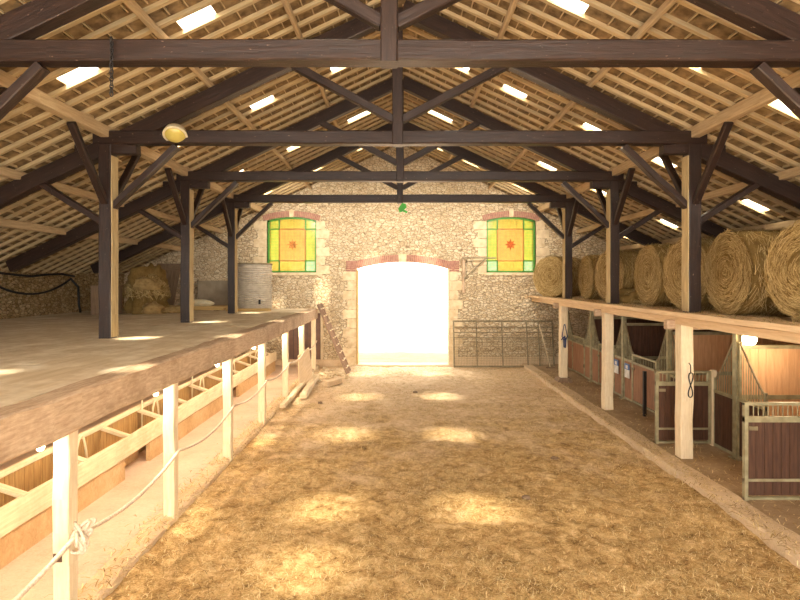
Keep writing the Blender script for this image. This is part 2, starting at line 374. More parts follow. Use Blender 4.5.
# stained windows
def window(idx, xc, info, star, corner):
    y = YW + .12; hw = .86; z0, z1 = 3.26, 5.2
    rad, cz, a0 = info
    def top(x): return cz + math.sqrt(max(rad * rad - (x - xc) ** 2, 0)) - .0
    f = MB(); a = MB()
    X = [xc - hw + .03, xc - hw + .40, xc + hw - .40, xc + hw - .03]; Z = [3.29, 3.67, 4.78]
    # outer frame
    f.box(xc - hw, xc - hw + .06, y - .03, y + .03, z0, 5.08); f.box(xc + hw - .06, xc + hw, y - .03, y + .03, z0, 5.08)
    f.box(xc - hw, xc + hw, y - .03, y + .03, z0, z0 + .06)
    pts = [(xc + (i / 12 * 2 - 1) * hw) for i in range(13)]
    f.prism([(x, top(x) - .005) for x in pts] + [(x, top(x) - .065) for x in reversed(pts)], y - .03, 'y', .06)
    for x in (X[1], X[2]):
        f.box(x - .02, x + .02, y - .025, y + .025, Z[2], top(x) - .04); f.box(x - .02, x + .02, y - .025, y + .025, z0 + .05, Z[1])
        a.box(x - .017, x + .017, y - .022, y + .022, Z[1], Z[2])
    for z in (Z[1], Z[2]):
        f.box(X[0], X[1], y - .025, y + .025, z - .02, z + .02); f.box(X[2], X[3], y - .025, y + .025, z - .02, z + .02)
        a.box(X[1], X[2], y - .022, y + .022, z - .017, z + .017)
    w = struct(f.build('window_%d' % idx, M['green']))
    a.build('amber_lead', M['amberlead'], w)
    l = MB()                                    # thin lead grid inside the panes
    for i in range(1, 16): x = xc - hw + 2 * hw * i / 16; l.box(x - .003, x + .003, y - .004, y + .0, z0, top(x) - .03)
    for i in range(1, 18): z = z0 + 1.85 * i / 18; l.box(xc - hw, xc + hw, y - .005, y - .001, z - .003, z + .003)
    l.build('lead_lattice', M['amberlead'], w)
    def pane(x0, x1, z0_, z1_, m):
        if z1_ is None: p = MB().prism([(x0, z0_), (x1, z0_)] + [(x1 + (x0 - x1) * i / 6, top(x1 + (x0 - x1) * i / 6) - .03) for i in range(7)], y + .004, 'y', .01)
        else: p = MB().box(x0, x1, y + .004, y + .014, z0_, z1_)
        p.build('pane', m, w)
    mats = [[corner[0], M['gy'], corner[1]], [M['gl'], M['ga'], M['gl']], [M['gl'], M['gy'], M['gl']]]
    for r in range(3):
        for c in range(3): pane(X[c], X[c + 1], Z[r], None if r == 2 else Z[r + 1], mats[r][c])
    st = []
    for i in range(16):
        rr = .2 if i % 2 == 0 else .1; t = 2 * PI * i / 16; st.append((xc + rr * math.cos(t), 4.24 + rr * math.sin(t)))
    MB().prism(st, y - .008, 'y', .012).build('star_rosette', star, w)
window(1, -3.77, WL[1], M['gs'], (M['gy'], M['gp'])); window(2, 3.87, WR[1], M['gr'], (M['gp'], M['gp']))

# side walls
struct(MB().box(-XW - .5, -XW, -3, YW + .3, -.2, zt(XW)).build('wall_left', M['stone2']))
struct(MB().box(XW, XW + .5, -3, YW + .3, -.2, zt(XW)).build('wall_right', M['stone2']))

# ------------------------------------------------------------------ roof: tiles + laths, with openings for the glass tiles
YB = [6.65, 9.72, 12.76, 15.8, 3.6, .6]
HL = [(-1.1, 0), (-2.72, 0), (-4.3, 0)]; HR = [(1.08, 0), (2.36, 0), (3.9, 0), (5.35, 0), (7.15, 0)]
def roof_side(sg, name, holes, winidx):
    pitch = .35; Y0, Y1 = -3.0, YW + .2; cosr = 1 / math.sqrt(1 + SL * SL); step = .25 * cosr
    nx = int((XW + .5) / step); xs = [i * step for i in range(nx + 1)]
    ny = int((Y1 - Y0) / pitch); ys = [Y0 + i * pitch for i in range(ny + 1)]; ys[-1] = Y1
    hs = set(); panes = []
    for (hx, _) in holes:
        for yb in YB + ([2.2] if abs(hx) < 1.5 and sg < 0 else []):
            if abs(hx) > 6 and yb < 5: continue
            i0 = int(abs(hx) / step); j = int((yb - Y0) / pitch)
            nc = 3 if abs(hx) < 1.5 else 2; cells = [(i0 - 1 + k, j) for k in range(nc)]
            hs.update(cells); panes.append((xs[i0 - 1], xs[i0 - 1 + nc], ys[j], ys[j + 1]))
    b = MB(); nrm = V((sg * SL, 0, 1)).normalized()
    def pt(x, y, off): p = V((sg * x, y, zt(x))); return p + nrm * off
    def slab(x0, x1, y0, y1, o0, o1, mi, g):
        vs = [pt(x, y, o) for x in (x0, x1) for y in (y0, y1) for o in (o0, o1)]
        b.add(vs, [(0, 1, 3, 2), (4, 6, 7, 5), (0, 4, 5, 1), (2, 3, 7, 6), (0, 2, 6, 4), (1, 5, 7, 3)], g, mi)
    run = V((sg, 0, -SL)).normalized()
    for j in range(ny):
        i = 0
        while i < nx:
            if (i, j) in hs: i += 1; continue
            k = i
            while k < nx and (k, j) not in hs: k += 1
            slab(xs[i], xs[k], ys[j], ys[j + 1], .0, .035, 0, run); i = k
    for j, y in enumerate(ys):        # rib (lap) under each course of tiles
        w = .031
        slab(0.06, XW + .45, y - w + R.uniform(-.006, .006), y + w, -.055, 0, 1, run)
        slab(0.06, XW + .45, y + w + .022, y + w + .045, -.022, 0, 0, run)
    for j in range(ny):               # paired nibs and lips across each tile
        st = (j % 2) * .5 * step
        for i in range(1, nx):
            if (i, j) in hs or (i - 1, j) in hs: continue
            x = xs[i] + st * .9 + R.uniform(-.01, .01)
            if x > XW: continue
            slab(x - .012, x + .002, ys[j] + .07, ys[j + 1] - .06 - R.uniform(0, .06), -.036, 0, 1, (0, 1, 0))
            slab(x + .026, x + .038, ys[j] + .12 + R.uniform(0, .03), ys[j + 1] - .10, -.024, 0, 0, (0, 1, 0))
    o = struct(b.build(name, [M['tile'], M['lath']]))
    for k, (a, c, y0, y1) in enumerate(panes):
        p = MB(); vs = [pt(x, y, q) for x in (a, c) for y in (y0, y1) for q in (.02, .028)]
        p.add(vs, [(0, 1, 3, 2), (4, 6, 7, 5), (0, 4, 5, 1), (2, 3, 7, 6), (0, 2, 6, 4), (1, 5, 7, 3)])
        struct(p.build('window_%d' % (winidx + k), M['sky'] if a < 1.5 or sg < 0 else M['diffusing']))
roof_side(-1, 'ceiling_left', HL, 3); roof_side(1, 'ceiling_right', HR, 40)
b = MB().prism([(-.3, 7.70), (.3, 7.70), (.1, 7.92), (-.1, 7.92)], -3, 'y', YW + 3.2); struct(b.build('trim_13', M['tile']))

# ------------------------------------------------------------------ trusses
names = ['nearest, crossing the very top of the view', 'second from the camera, with a lamp on its tie beam',
         'third from the camera, between the lamp truss and the last one', 'farthest, closest to the stained windows, green ornament below it']
for k, y in enumerate(TR):
    t = empty('roof_truss', (0, y, 5.2), 'dark timber roof truss, ' + names[k], 'roof truss', 'dark roof trusses')
    part(MB().beam((-4.98, y, 5.32), (4.98, y, 5.32), .2, .215, seg=14, ch=.018), 'tie_beam', M['dark'], t)
    kx = (-.11, -.04, 0, 0)[k]
    for s in (-1, 1):
        xe = 8.75
        part(MB().beam((s * .05, y, zr(0)), (s * xe, y, zr(xe)), .17, .26, seg=12), 'principal_rafter', M['dark'], t)
        part(MB().beam((kx + s * .07, y - .02, 5.62), (s * 1.75, y - .02, zr(1.75) - .1), .12, .13, seg=5), 'strut', M['dark'], t)
    part(MB().beam((kx, y - .04, 5.19), (kx, y - .04, 7.4), .17, .19, up=(0, 1, 0), seg=6), 'king_post', M['dark'], t)

# upper posts with knee braces
pn = ['first pair, nearest the camera', 'on the near truss carrying the lamp', 'on the third truss', 'on the farthest truss, by the end wall']
ordn = ['the nearest one', 'second from the camera', 'third from the camera', 'farthest from the camera']
for s, side, zb, what in ((-1, 'left', 2.05, 'bare deck of the left loft'), (1, 'right', 2.47, 'hay deck on the right')):
    for k, y in enumerate(TR):
        x = s * 4.79
        if k == 0: lab = 'dark brace and post of the nearest truss at the %s edge of the view' % side
        else: lab = 'dark braced post on the %s, %s' % (what, ['', 'nearest in view', 'middle of the three', 'farthest of the three'][k])
        t = empty('loft_post', (x, y, zb), lab, 'post', 'dark posts on the %s deck' % side)
        part(MB().beam((x, y, zb), (x, y, 5.2), .2, .2, up=(0, 1, 0), seg=8), 'shaft', M['dark'], t)
        if k > 0 or True:
            part(MB().beam((x - s * .09, y, 4.2), (x - s * 1.13, y, 5.19), .1, .13, up=(0, 1, 0), seg=4), 'knee_brace', M['dark'], t)
            part(MB().beam((x + s * .09, y, 3.95), (x + s * 1.1, y, zr(5.89) - .06), .1, .13, up=(0, 1, 0), seg=4), 'knee_brace', M['dark'], t)
            for q in (-1, 1):
                part(MB().beam((x, y + q * .09, 4.25), (x, y + q * .92, 5.30), .09, .11, up=(1, 0, 0), seg=4), 'knee_brace', M['dark'], t)
        o = part(MB().beam((x - s * .112, y, zb + .02), (x - s * .112, y, 5.02), .018, .19, up=(0, 1, 0), seg=8, jit=.003, ch=.004), 'facing_board', M['facing'], t); o['label'] = 'pale facing board on the aisle side'
        part(MB().beam((x - .5, y, 5.13), (x + .5, y, 5.13), .16, .15, seg=3), 'bolster', M['dark'], t)

# purlins
pl = [(1.6, .07, .10, 'thin pale purlin just below the ridge on the %s roof slope'), (3.1, .07, .10, 'thin pale purlin midway up the %s roof slope'),
      (4.79, .14, .18, 'thick pale wall plate resting on the %s loft posts'), (6.2, .11, .14, 'pale purlin just outside the %s loft posts'),
      (7.5, .12, .15, 'lowest pale purlin, over the outer %s loft')]
for s, side in ((-1, 'left'), (1, 'right')):
    for (x, w, h, lab) in pl:
        z = zt(x) - .06 - h / 2 - SL * w / 2
        if x == 4.79: z = 5.40
        o = MB().beam((s * x, -2.5, z), (s * x, YW + .02, z), w, h, seg=22, jit=.008).build('purlin', M['purlin'])
        tag(o, lab % side, 'roof beam', 'pale purlins under the roof')


# chain hanging from the first tie beam
b = MB(); x0 = -2.88; yy = TR[0] - .14
for i in range(16):
    zc = 5.40 - i * .036; pts = []
    for j in range(12):
        t = 2 * PI * j / 12; a, c = .016 * math.cos(t), .028 * math.sin(t)
        pts.append((x0 + a, yy, zc + c) if i % 2 else (x0, yy + a, zc + c))
    b.tube(pts, .0055, 5, closed=True)
tag(b.build('chain', M['black'], smooth=True), 'rusty dark chain hanging from the nearest tie beam, upper left', 'chain')

# flood lamp on the second tie beam
lx, ly, lz = -3.62, TR[1] - .14, 5.36
t = empty('floodlight', (lx, ly, lz), 'round cream floodlight with yellow glass fixed to the second tie beam', 'lamp')
o = MB().lathe([(.02, -.14), (.09, -.13), (.16, -.06), (.185, .03), (.19, .05), (.175, .05)], (0, 0, 0), 24).build('housing', M['cream'], t, smooth=True)
g = MB().lathe([(.165, .035), (.15, .06), (.09, .105), (.02, .115)], (0, 0, 0), 24).build('lens', M['floodglass'], t, smooth=True)
g['label'] = 'yellow lens'
for q in (o, g): q.rotation_euler = (math.radians(148), 0, math.radians(15))
MB().box(-.03, .03, .0, .1, -.03, .03).build('bracket', M['black'], t)

# green ornament
b = MB(); x, y, z = .06, TR[3] - .05, 5.05
prof = [(0, .14), (.10, .12), (.13, .02), (.06, -.05), (.16, -.11), (.13, -.15), (.02, -.10), (-.07, -.13), (-.11, -.03), (-.06, .06)]
b.prism([(x + a, z + c) for a, c in prof], y - .02, 'y', .05)
b.tube([(x, y, z + .1), (x, y, z + .2)], .006)
tag(b.build('hanging_ornament', M['emerald']), 'small green ornament hanging under the farthest tie beam', 'ornament')

# ------------------------------------------------------------------ floors
def grid(name, x0, x1, y0, y1, nx, ny, fz, mat, smooth=True):
    vs = [(x0 + (x1 - x0) * i / nx, y0 + (y1 - y0) * j / ny, 0) for j in range(ny + 1) for i in range(nx + 1)]
    vs = [(x, y, fz(x, y)) for x, y, _ in vs]
    fs = [(j * (nx + 1) + i, j * (nx + 1) + i + 1, (j + 1) * (nx + 1) + i + 1, (j + 1) * (nx + 1) + i) for j in range(ny) for i in range(nx)]
    b = MB(); b.add(vs, fs, (0, 1, 0)); return b.build(name, mat, smooth=smooth, fix=False)
def fz(x, y):
    p = V((x, y, 0)); return .035 * noise.noise(p * 1.1) + .028 * noise.noise(p * 3.7) + .016 * noise.noise(p * 11) - .005
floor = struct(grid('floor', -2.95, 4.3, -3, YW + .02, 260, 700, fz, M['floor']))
struct(MB().box(-XW, XW, -3, YW, -.3, -.15).build('foundation', M['concrete']))
# left slab & kerb
def kz(x, y): return .05 + .012 * noise.noise(V((x * 3, y * 2, 1)))
struct(grid('floor_left', -XW, -3.0, -3, YW, 60, 160, kz, M['concrete']))
b = MB().beam((-2.92, -3, .0), (-2.92, YW, .0), .26, .17, seg=60, jit=.012, ch=.03); struct(b.build('trim_14', M['kerb']))
# right kerb & passage
def pz(x, y): return .085 + .012 * noise.noise(V((x * 2, y * 2, 5)))
struct(grid('floor_right', 4.5, XW, -3, YW, 60, 220, pz, M['pave']))
b = MB()
y = -3
while y < YW - .2:
    L = R.uniform(.8, 1.3); y1 = min(y + L, YW)
    b.beam((4.36, y + .008, .01), (4.36, y1 - .008, .01), .34, .2, seg=4, jit=.012, ch=.025); y = y1
struct(b.build('trim_15', M['kerb']))
# outside ground
struct(MB().box(-40, 40, YW + .5, 60, -.2, -.02).build('ground', M['sand']))

# loose straw
def strands(b, n, gen, L=(.05, .16), w=.0035):
    for _ in range(n):
        p, nrm = gen(); l = R.uniform(*L) / 2
        t = V((R.gauss(0, 1), R.gauss(0, 1), R.gauss(0, 1))); t = t - nrm * t.dot(nrm) * .8; t.normalize()
        s = t.cross(nrm); s = s.normalized() * w * R.uniform(.6, 1.4)
        a, c, m = p - t * l, p + t * l, p + nrm * R.uniform(.0, .02)
        b.v += [a - s, a + s, m + s, m - s, c + s, c - s]; o = len(b.v) - 6
        b.f += [[o, o + 1, o + 2, o + 3], [o + 3, o + 2, o + 4, o + 5]]; b.mi += [0, 0]
        b.uv += [[(0, 0)] * 4, [(0, 0)] * 4]
b = MB()
def gf():
    while True:
        y = 2.6 + 14.6 * R.random() ** 2.0; x = R.uniform(-2.75, 4.15)
        if abs(x) > y * .82 + .3: continue
        d = noise.noise(V((x * .9, y * .9, 3))) + .35 * (x > 2.5)
        if R.random() < .55 + d: return V((x, y, fz(x, y) + .008)), V((0, 0, 1))
strands(b, 62000, gf, L=(.03, .10), w=.0022)
o = b.build('loose_straw', M['straw'], fix=False)
tag(o, 'loose trampled straw strewn over the central aisle floor', 'straw', kind='stuff')
b = MB()
def gk():
    y = R.uniform(3.5, 16); x = R.choice((R.uniform(4.15, 5.4), R.gauss(4.3, .12))); return V((x, y, .115)), V((0, 0, 1))
strands(b, 3500, gk, L=(.04, .12))
def gk2():
    y = R.uniform(2.5, 16); x = R.gauss(-2.88, .13); return V((x, y, .10)), V((0, 0, 1))
strands(b, 2600, gk2, L=(.04, .12))
tag(b.build('scattered_straw', M['straw'], fix=False), 'thin scatter of straw along the two concrete kerbs', 'straw', kind='stuff')

# small dark clods on the floor
for k, (x, y) in enumerate([(1.75, 6.9), (.4, 13.3), (2.6, 8.4), (-1.95, 12.2)]):
    bm = bmesh.new(); bmesh.ops.create_icosphere(bm, subdivisions=2, radius=.05)
    for v in bm.verts: v.co = V((v.co.x * 1.3, v.co.y, v.co.z * .6)) * (1 + .5 * noise.noise(v.co * 30 + V((k, 0, 0))))
    me = bpy.data.meshes.new('dung_clod'); bm.to_mesh(me); bm.free(); me.materials.append(M['oldwood'])
    ob = bpy.data.objects.new('dung_clod', me); C.objects.link(ob); ob.location = (x, y, fz(x, y) + .02)
    tag(ob, 'small dark clod on the aisle floor, ' + ['nearest the camera, right of centre', 'farthest, in front of the doorway', 'near the right kerb', 'near the left kerb timbers'][k], 'clod', 'dark clods on the aisle floor')
# ------------------------------------------------------------------ left loft
dk = empty('loft_deck', (-6.2, 7.5, 2.05), 'dusty boarded loft deck along the left side of the barn', 'deck')
b = MB(); x = -2.98
while x > -XW + .05:
    w = R.uniform(.9, 1.25); x1 = max(x - w, -XW + .01); y = -1.5
    while y < 16.55:
        y1 = min(y + R.uniform(2.0, 2.9), 16.6); b.box(x1 + .003, x - .003, y + .003, y1 - .003, 1.99, 2.05 + R.uniform(-.002, .006), g=(0, 1, 0)); y = y1
    x = x1
part(b, 'boards', M['deck'], dk)
b = MB()
for i in range(16):
    y = -1.2 + i * 1.17; b.box(-XW + .02, -3.02, y - .05, y + .05, 1.84, 1.985)
part(b, 'joists', M['lime'], dk)
o = MB().beam((-2.86, -1.5, 1.888), (-2.86, 16.62, 1.888), .25, .335, seg=50, jit=.011, ch=.022).build('deck_edge_beam', M['rail'])
tag(o, 'long rough-sawn timber edge beam along the front of the left loft', 'beam')
ordp = ['nearest the camera, with knotted rope', 'second from the camera', 'third from the camera', 'fourth from the camera', 'fifth from the camera', 'sixth from the camera', 'last, beside the ladder foot']
PY = [4.25, 6.2, 8.25, 10.3, 12.4, 14.45, 16.45]
for k, y in enumerate(PY):
    t = empty('loft_support_post', (-2.84, y, .03), 'limewashed post under the left loft edge, ' + ordp[k], 'post', 'pale posts under the left loft')
    part(MB().beam((-2.84, y, .03), (-2.84, y, 1.73), .135, .13, up=(0, 1, 0), seg=6, ch=.008), 'shaft', M['post'], t)
    if k == 0:
        o = part(MB().box(-2.90, -2.83, y - .072, y - .062, .64, .71), 'iron_plate', M['door'], t); o['label'] = 'small rusty square plate'
    # bulbs
    if k in (0, 1, 2, 3):
        bt = empty('light_bulb', (-2.97, y - .12, 1.62), 'small glowing bulb under the left loft beam, at the %s pale post' % ['nearest', 'second', 'third', 'fourth'][k], 'light bulb', 'bulbs under the left loft edge')
        MB().lathe([(.012, .1), (.02, .1), (.022, .045), (.018, .04)], (0, 0, 0), 12).build('socket', M['black'], bt, smooth=True)
        MB().lathe([(.004, -.035), (.022, -.026), (.032, 0), (.026, .025), (.014, .042)], (0, 0, 0), 14).build('glass_globe', M['bulb'], bt, smooth=True)
# rope threaded along the posts
pts = []
ks = [(2.0, .80), (4.25, .84), (6.2, .89), (8.25, .93), (10.3, .93), (12.4, .95), (14.45, .97), (16.45, 1.0)]
for i in range(len(ks) - 1):
    (y0, z0), (y1, z1) = ks[i], ks[i + 1]
    for j in range(14):
        t = j / 14; pts.append((-2.74, y0 + (y1 - y0) * t, z0 + (z1 - z0) * t - .52 * t * (1 - t) * (1.0 if i < 3 else .8)))
pts.append((-2.74, *ks[-1]))
b = MB().tube(pts, [.019 + .002 * (i % 2) for i in range(len(pts))], 8)
rp = b.build('rope', M['white'], smooth=True); tag(rp, 'thick white rope sagging from post to post along the left loft', 'rope')
b = MB()
for i in range(16):       # knot: overlapping wraps
    a = R.uniform(0, PI); r0 = R.uniform(.045, .085); cx, cy, cz = -2.74 + R.uniform(-.01, .03), 4.27 + R.uniform(-.05, .07), .80 + R.uniform(-.07, .06); q = R.uniform(0, PI)
    b.tube([(cx + r0 * math.cos(t) * math.cos(a), cy + r0 * math.cos(t) * math.sin(a) * .8, cz + r0 * math.sin(t + q)) for t in [2 * PI * j / 12 for j in range(12)]], .014, 6, closed=True)
b.build('knot', M['white'], rp, smooth=True)

# feed trough
ft = empty('feed_trough', (-4.4, 9.5, .05), 'long wooden and concrete feed trough beneath the left loft', 'feed trough')
part(MB().beam((-4.05, -1, .535), (-4.05, 16.3, .535), .05, .30, seg=30, jit=.006), 'front_board', M['lime'], ft)
part(MB().beam((-4.42, -1, .845), (-4.42, 16.3, .845), .06, .08, seg=30, jit=.005), 'back_rail', M['lime'], ft)
b = MB(); y = -1
while y < 16.2:
    b.box(-4.46, -4.43, y + .004, y + .146, .06, .80, g=(0, 0, 1)); y += .15
part(b, 'back_boards', M['inner'], ft)
b = MB()
for (y0, y1) in ((-1, 7.4), (8.15, 12.0), (12.6, 16.3)): b.box(-4.14, -4.07, y0, y1, .04, .385)
b.box(-4.4, -4.34, 7.3, 8.3, .04, .385)
part(b, 'concrete_wall', M['troughwall'], ft)
for i in range(14):
    y = 3.35 + i * 1.02
    if y > 16: break
    part(MB().beam((-4.03, y, .67), (-4.42, y, .80), .085, .05, seg=2, jit=.002, ch=.005), 'divider', M['lime'], ft)
for i in range(7):
    y = 4.55 + i * 2.04; 
    if y > 15.8: break
    hp = []
    for j in range(11):
        t = j / 10; hp.append((-4.28 + .02 * math.sin(t * PI), y + .28 * t, .30 + .62 * math.sin(PI * (.12 + .88 * t) ** .8) * (1 if t < .5 else 1)))
    o = part(MB().tube(hp, .016, 7), 'hoop', M['cream'], ft, smooth=True)
    part(MB().tube([(-4.36, y - .18, .25), (-4.36, y - .18, 1.02)], .014, 6), 'hoop', M['cream'], ft, smooth=True)

# ladder leaning at the deck end
ld = empty('ladder', (-1.75, 16.2, 0), 'weathered wooden ladder leaning against the end of the left loft', 'ladder')
p0, p1 = V((-1.66, 15.95, .02)), V((-2.68, 16.45, 2.2))
for dy in (0, .42):
    part(MB().beam(p0 + V((0, dy, 0)), p1 + V((0, dy, 0)), .045, .13, up=(1, 0, .4), seg=6), 'rail', M['ladder'], ld)
for i in range(9):
    q = p0.lerp(p1, (i + .7) / 9.4); part(MB().beam(q + V((.03, -.05, .02)), q + V((.03, .47, .02)), .05, .035, seg=1, jit=0, ch=.004), 'rung', M['lime'], ld)

# boards, blocks on the kerb end
b = MB(); b.beam((-2.42, 12.5, .10), (-2.5, 15.0, .12), .17, .13, seg=8, jit=.01); tag(b.build('timber_baulk', M['lime']), 'pale squared timber lying on the floor beside the left kerb', 'timber', 'timber lying by the left kerb')
b = MB(); b.beam((-2.68, 11.4, .13), (-2.70, 15.3, .13), .12, .1, seg=8, jit=.01); tag(b.build('timber_baulk', M['lime']), 'long thin timber lying on top of the left kerb', 'timber', 'timber lying by the left kerb')
b = MB(); b.beam((-2.08, 14.0, .09), (-1.75, 14.5, .09), .2, .15, seg=2, jit=.01); tag(b.build('stone_block', M['kerb']), 'loose square stone block on the straw near the ladder', 'stone block')
# plywood sheet
b = MB(); b.add([(-2.72, 13.55, .1), (-2.46, 14.2, .12), (-2.68, 14.75, 1.0), (-2.83, 13.95, .88)] + [(-2.75, 13.56, .1), (-2.49, 14.22, .12), (-2.71, 14.77, 1.0), (-2.86, 13.97, .88)],
            [(0, 1, 2, 3), (7, 6, 5, 4), (0, 4, 5, 1), (1, 5, 6, 2), (2, 6, 7, 3), (3, 7, 4, 0)], (0, 1, .3))
tag(b.build('plywood_sheet', M['fascia']), 'small plywood sheet leaning against a pale loft post', 'board')
b = MB()
for i in range(60):
    x, y = R.gauss(-2.15, .3), R.gauss(15.8, .45); r = R.uniform(.03, .1)
    vs = [V((x, y, .03)) + V((R.gauss(0, 1), R.gauss(0, 1), R.gauss(0, .6))).normalized() * r for _ in range(9)]
    bm = bmesh.new(); [bm.verts.new(v) for v in vs]; bmesh.ops.convex_hull(bm, input=bm.verts)
    bm.verts.index_update(); bm.verts.ensure_lookup_table(); b.add([v.co.copy() for v in bm.verts], [tuple(v.index for v in f.verts) for f in bm.faces]); bm.free()
tag(b.build('stone_rubble', M['quoin']), 'small broken stones heaped around the ladder foot', 'rubble', kind='stuff')

# dark door in the end wall beneath the loft
o = struct(MB().box(-3.85, -2.75, YW - .08, YW + .02, .05, 1.85).build('door_1', M['dial']))
b = MB().box(-3.93, -3.85, YW - .1, YW + .02, .05, 1.93).box(-2.75, -2.67, YW - .1, YW + .02, .05, 1.93).box(-3.93, -2.67, YW - .1, YW + .02, 1.85, 1.93)
b.build('door_frame', M['lime'], o)
b = MB()
for i in range(1, 7): x = -3.85 + 1.1 * i / 7; b.box(x - .006, x + .006, YW - .085, YW - .07, .08, 1.82)
b.build('plank_joint', M['black'], o)

# ------------------------------------------------------------------ things on the left loft
tk = empty('water_tank', (-4.72, 16.0, 2.05), 'round corrugated metal tank on the left loft by the stained window', 'tank')
prof = [(0.02, 0), (.6, 0)]
for i in range(112):
    z = 1.44 * i / 111; prof.append((.60 + .022 * math.sin(2 * PI * i / 5.0), .02 + z))
prof += [(.58, 1.475), (.02, 1.49)]
MB().lathe(prof, (0, 0, 0), 48).build('drum', M['tank'], tk, smooth=False)
MB().box(.34, .40, -.53, -.50, .2, .34).build('latch', M['black'], tk)
MB().lathe([(.61, 0), (.63, 0), (.63, .04), (.61, .04)], (0, 0, 1.44), 48).build('rim', M['steel'], tk)

pk = empty('plank_stack', (-6, 15.7, 2.06), 'low stack of yellow planks on the far end of the left loft', 'planks')
b = MB()
for i in range(3):
    for j in range(2): b.box(-8.1 + R.uniform(0, .3) + i * .05, -5.35 + R.uniform(-.1, .2), 15.3 + i * .25, 15.3 + i * .25 + .22, 2.075 + j * .06, 2.13 + j * .06)
part(b, 'planks', M['yellowwood'], pk)
part(MB().box(-8.0, -7.9, 15.28, 16.0, 2.05, 2.074).box(-5.7, -5.6, 15.28, 16.0, 2.05, 2.074).box(-6.9, -6.8, 15.28, 16.0, 2.05, 2.074), 'bearers', M['oldwood'], pk)
o = MB().box(-5.25, -3.95, 15.05, 15.32, 2.055, 2.13).build('plank', M['yellowwood']); tag(o, 'single yellow plank lying in front of the corrugated tank', 'plank')
b = MB(); b.tube([(-6.9 + i * .14, 15.55, 2.25 + .03 * math.sin(i * .33)) for i in range(9)], [.03, .09, .12, .13, .13, .13, .12, .09, .03], 10)
tag(b.build('white_bundle', M['cream'], smooth=True), 'long pale rolled bundle lying on the yellow planks', 'bundle')
o = empty('old_door_panel', (-7.6, 16.6, 2.05), 'old grey door panel leaning at the far end of the left loft', 'door panel')
b = MB()
for i in range(6): b.beam((-8.2 + i * .14, 16.35, 2.02), (-8.15 + i * .14, 16.9, 3.55), .13, .03, up=(0, 1, 0), seg=1, jit=0, ch=.004)
part(b, 'boards', M['oldwood'], o)
part(MB().beam((-8.27, 16.38, 2.25), (-7.42, 16.38, 2.25), .09, .03, up=(0, 1, 0), seg=1, jit=0, ch=.003).beam((-8.22, 16.8, 3.35), (-7.38, 16.8, 3.35), .09, .03, up=(0, 1, 0), seg=1, jit=0, ch=.003), 'batten', M['oldwood'], o)
o = MB().beam((-7.1, 16.3, 2.05), (-7.2, 16.95, 3.5), .1, .12, up=(0, 1, 0), seg=3).build('leaning_plank', M['oldwood']); tag(o, 'dark plank leaning beside the old door panel', 'plank')
struct(MB().box(-6.95, -5.35, YW - .22, YW + .02, 2.0, 2.98).build('trim_16', M['block']))
b = MB(); 
for j in range(5):
    for i in range(4): b.box(-6.95 + i * .4 + (.2 if j % 2 else 0), min(-6.95 + i * .4 + .385 + (.2 if j % 2 else 0), -5.35), YW - .232, YW - .2, 2.02 + j * .195, 2.2 + j * .195)
struct(b.build('trim_17', M['block']))
o = MB().box(-8.35, -7.75, 13.5, 13.95, 2.06, 2.82).build('wooden_box', M['oldwood']); 
bx = o; tag(bx, 'dark upright wooden box behind the nearest left loft post', 'box')
MB().box(-8.37, -7.73, 13.47, 13.98, 2.82, 2.85).build('lid', M['oldwood'], bx)

def blob(name, c, sx, sy, sz, mat, seed, amp=.18, n=3, flat=True):
    bm = bmesh.new(); bmesh.ops.create_icosphere(bm, subdivisions=n, radius=1)
    for v in bm.verts:
        d = v.co.normalized(); k = 1 + amp * noise.noise(d * 1.7 + V((seed, 0, 0))) * 1.6 + amp * .5 * noise.noise(d * 5 + V((0, seed, 0)))
        p = V((d.x * sx, d.y * sy, d.z * sz)) * k
        if flat and p.z < -sz * .6: p.z = -sz * .6
        v.co = p + V((0, 0, sz * .6))
    me = bpy.data.meshes.new(name); bm.to_mesh(me); bm.free(); me.materials.append(mat)
    for p in me.polygons: p.use_smooth = True
    ob = bpy.data.objects.new(name, me); C.objects.link(ob); ob.location = c; return ob
tag(blob('straw_heap', (-7.25, 14.3, 2.05), .60, .45, .74, M['hay'], 3, .45, 5), 'tall heap of tangled straw and sacking behind the nearest left post', 'heap', kind='stuff')
for k, (x, y, z, sx, sy, sz, l) in enumerate([(-6.95, 14.0, 2.06, .32, .28, .20, 'brown burlap sack lying at the foot of the straw heap'),
        (-6.45, 14.35, 2.06, .45, .28, .13, 'long flat burlap sack lying nearest the yellow planks'),
        (-7.1, 13.95, 2.72, .36, .28, .22, 'burlap sack slumped on top of the straw heap')]):
    tag(blob('burlap_sack', (x, y, z), sx, sy, sz, M['sack'], 11 + k, .22, 4), l, 'sack', 'burlap sacks by the straw heap')
b = MB()
def ghp():
    t, q = R.uniform(0, 2 * PI), R.uniform(.05, 1); d = V((math.cos(t) * math.sqrt(1 - q * q), math.sin(t) * math.sqrt(1 - q * q), q))
    return V((-7.25 + d.x * .64, 14.3 + d.y * .5, 2.5 + d.z * .72)), d
strands(b, 1600, ghp, L=(.1, .3), w=.006)
b.build('straw_strands', M['haystraw'], [o for o in bpy.data.objects if o.name == 'straw_heap'][0], origin=(-7.25, 14.3, 2.05), fix=False)
# cables along the left wall
b = MB(); pts = [(-9.35, 5 + i * .55, 3.13 + .04 * math.sin(i * 1.7)) for i in range(18)]
b.tube(pts, .03, 6)
b.tube([(-9.3, 11.2 + 2.9 * t, 3.02 - 1.5 * t * (1 - t) ) for t in [i / 14 for i in range(15)]], .028, 6)
b.tube([(-9.3, 14.1, 3.05), (-9.2, 14.3, 2.8), (-9.25, 14.4, 2.3), (-9.2, 14.4, 2.06)], .03, 6)
tag(b.build('black_hose', M['black'], smooth=True), 'black hose looped along the top of the left stone wall', 'hose')

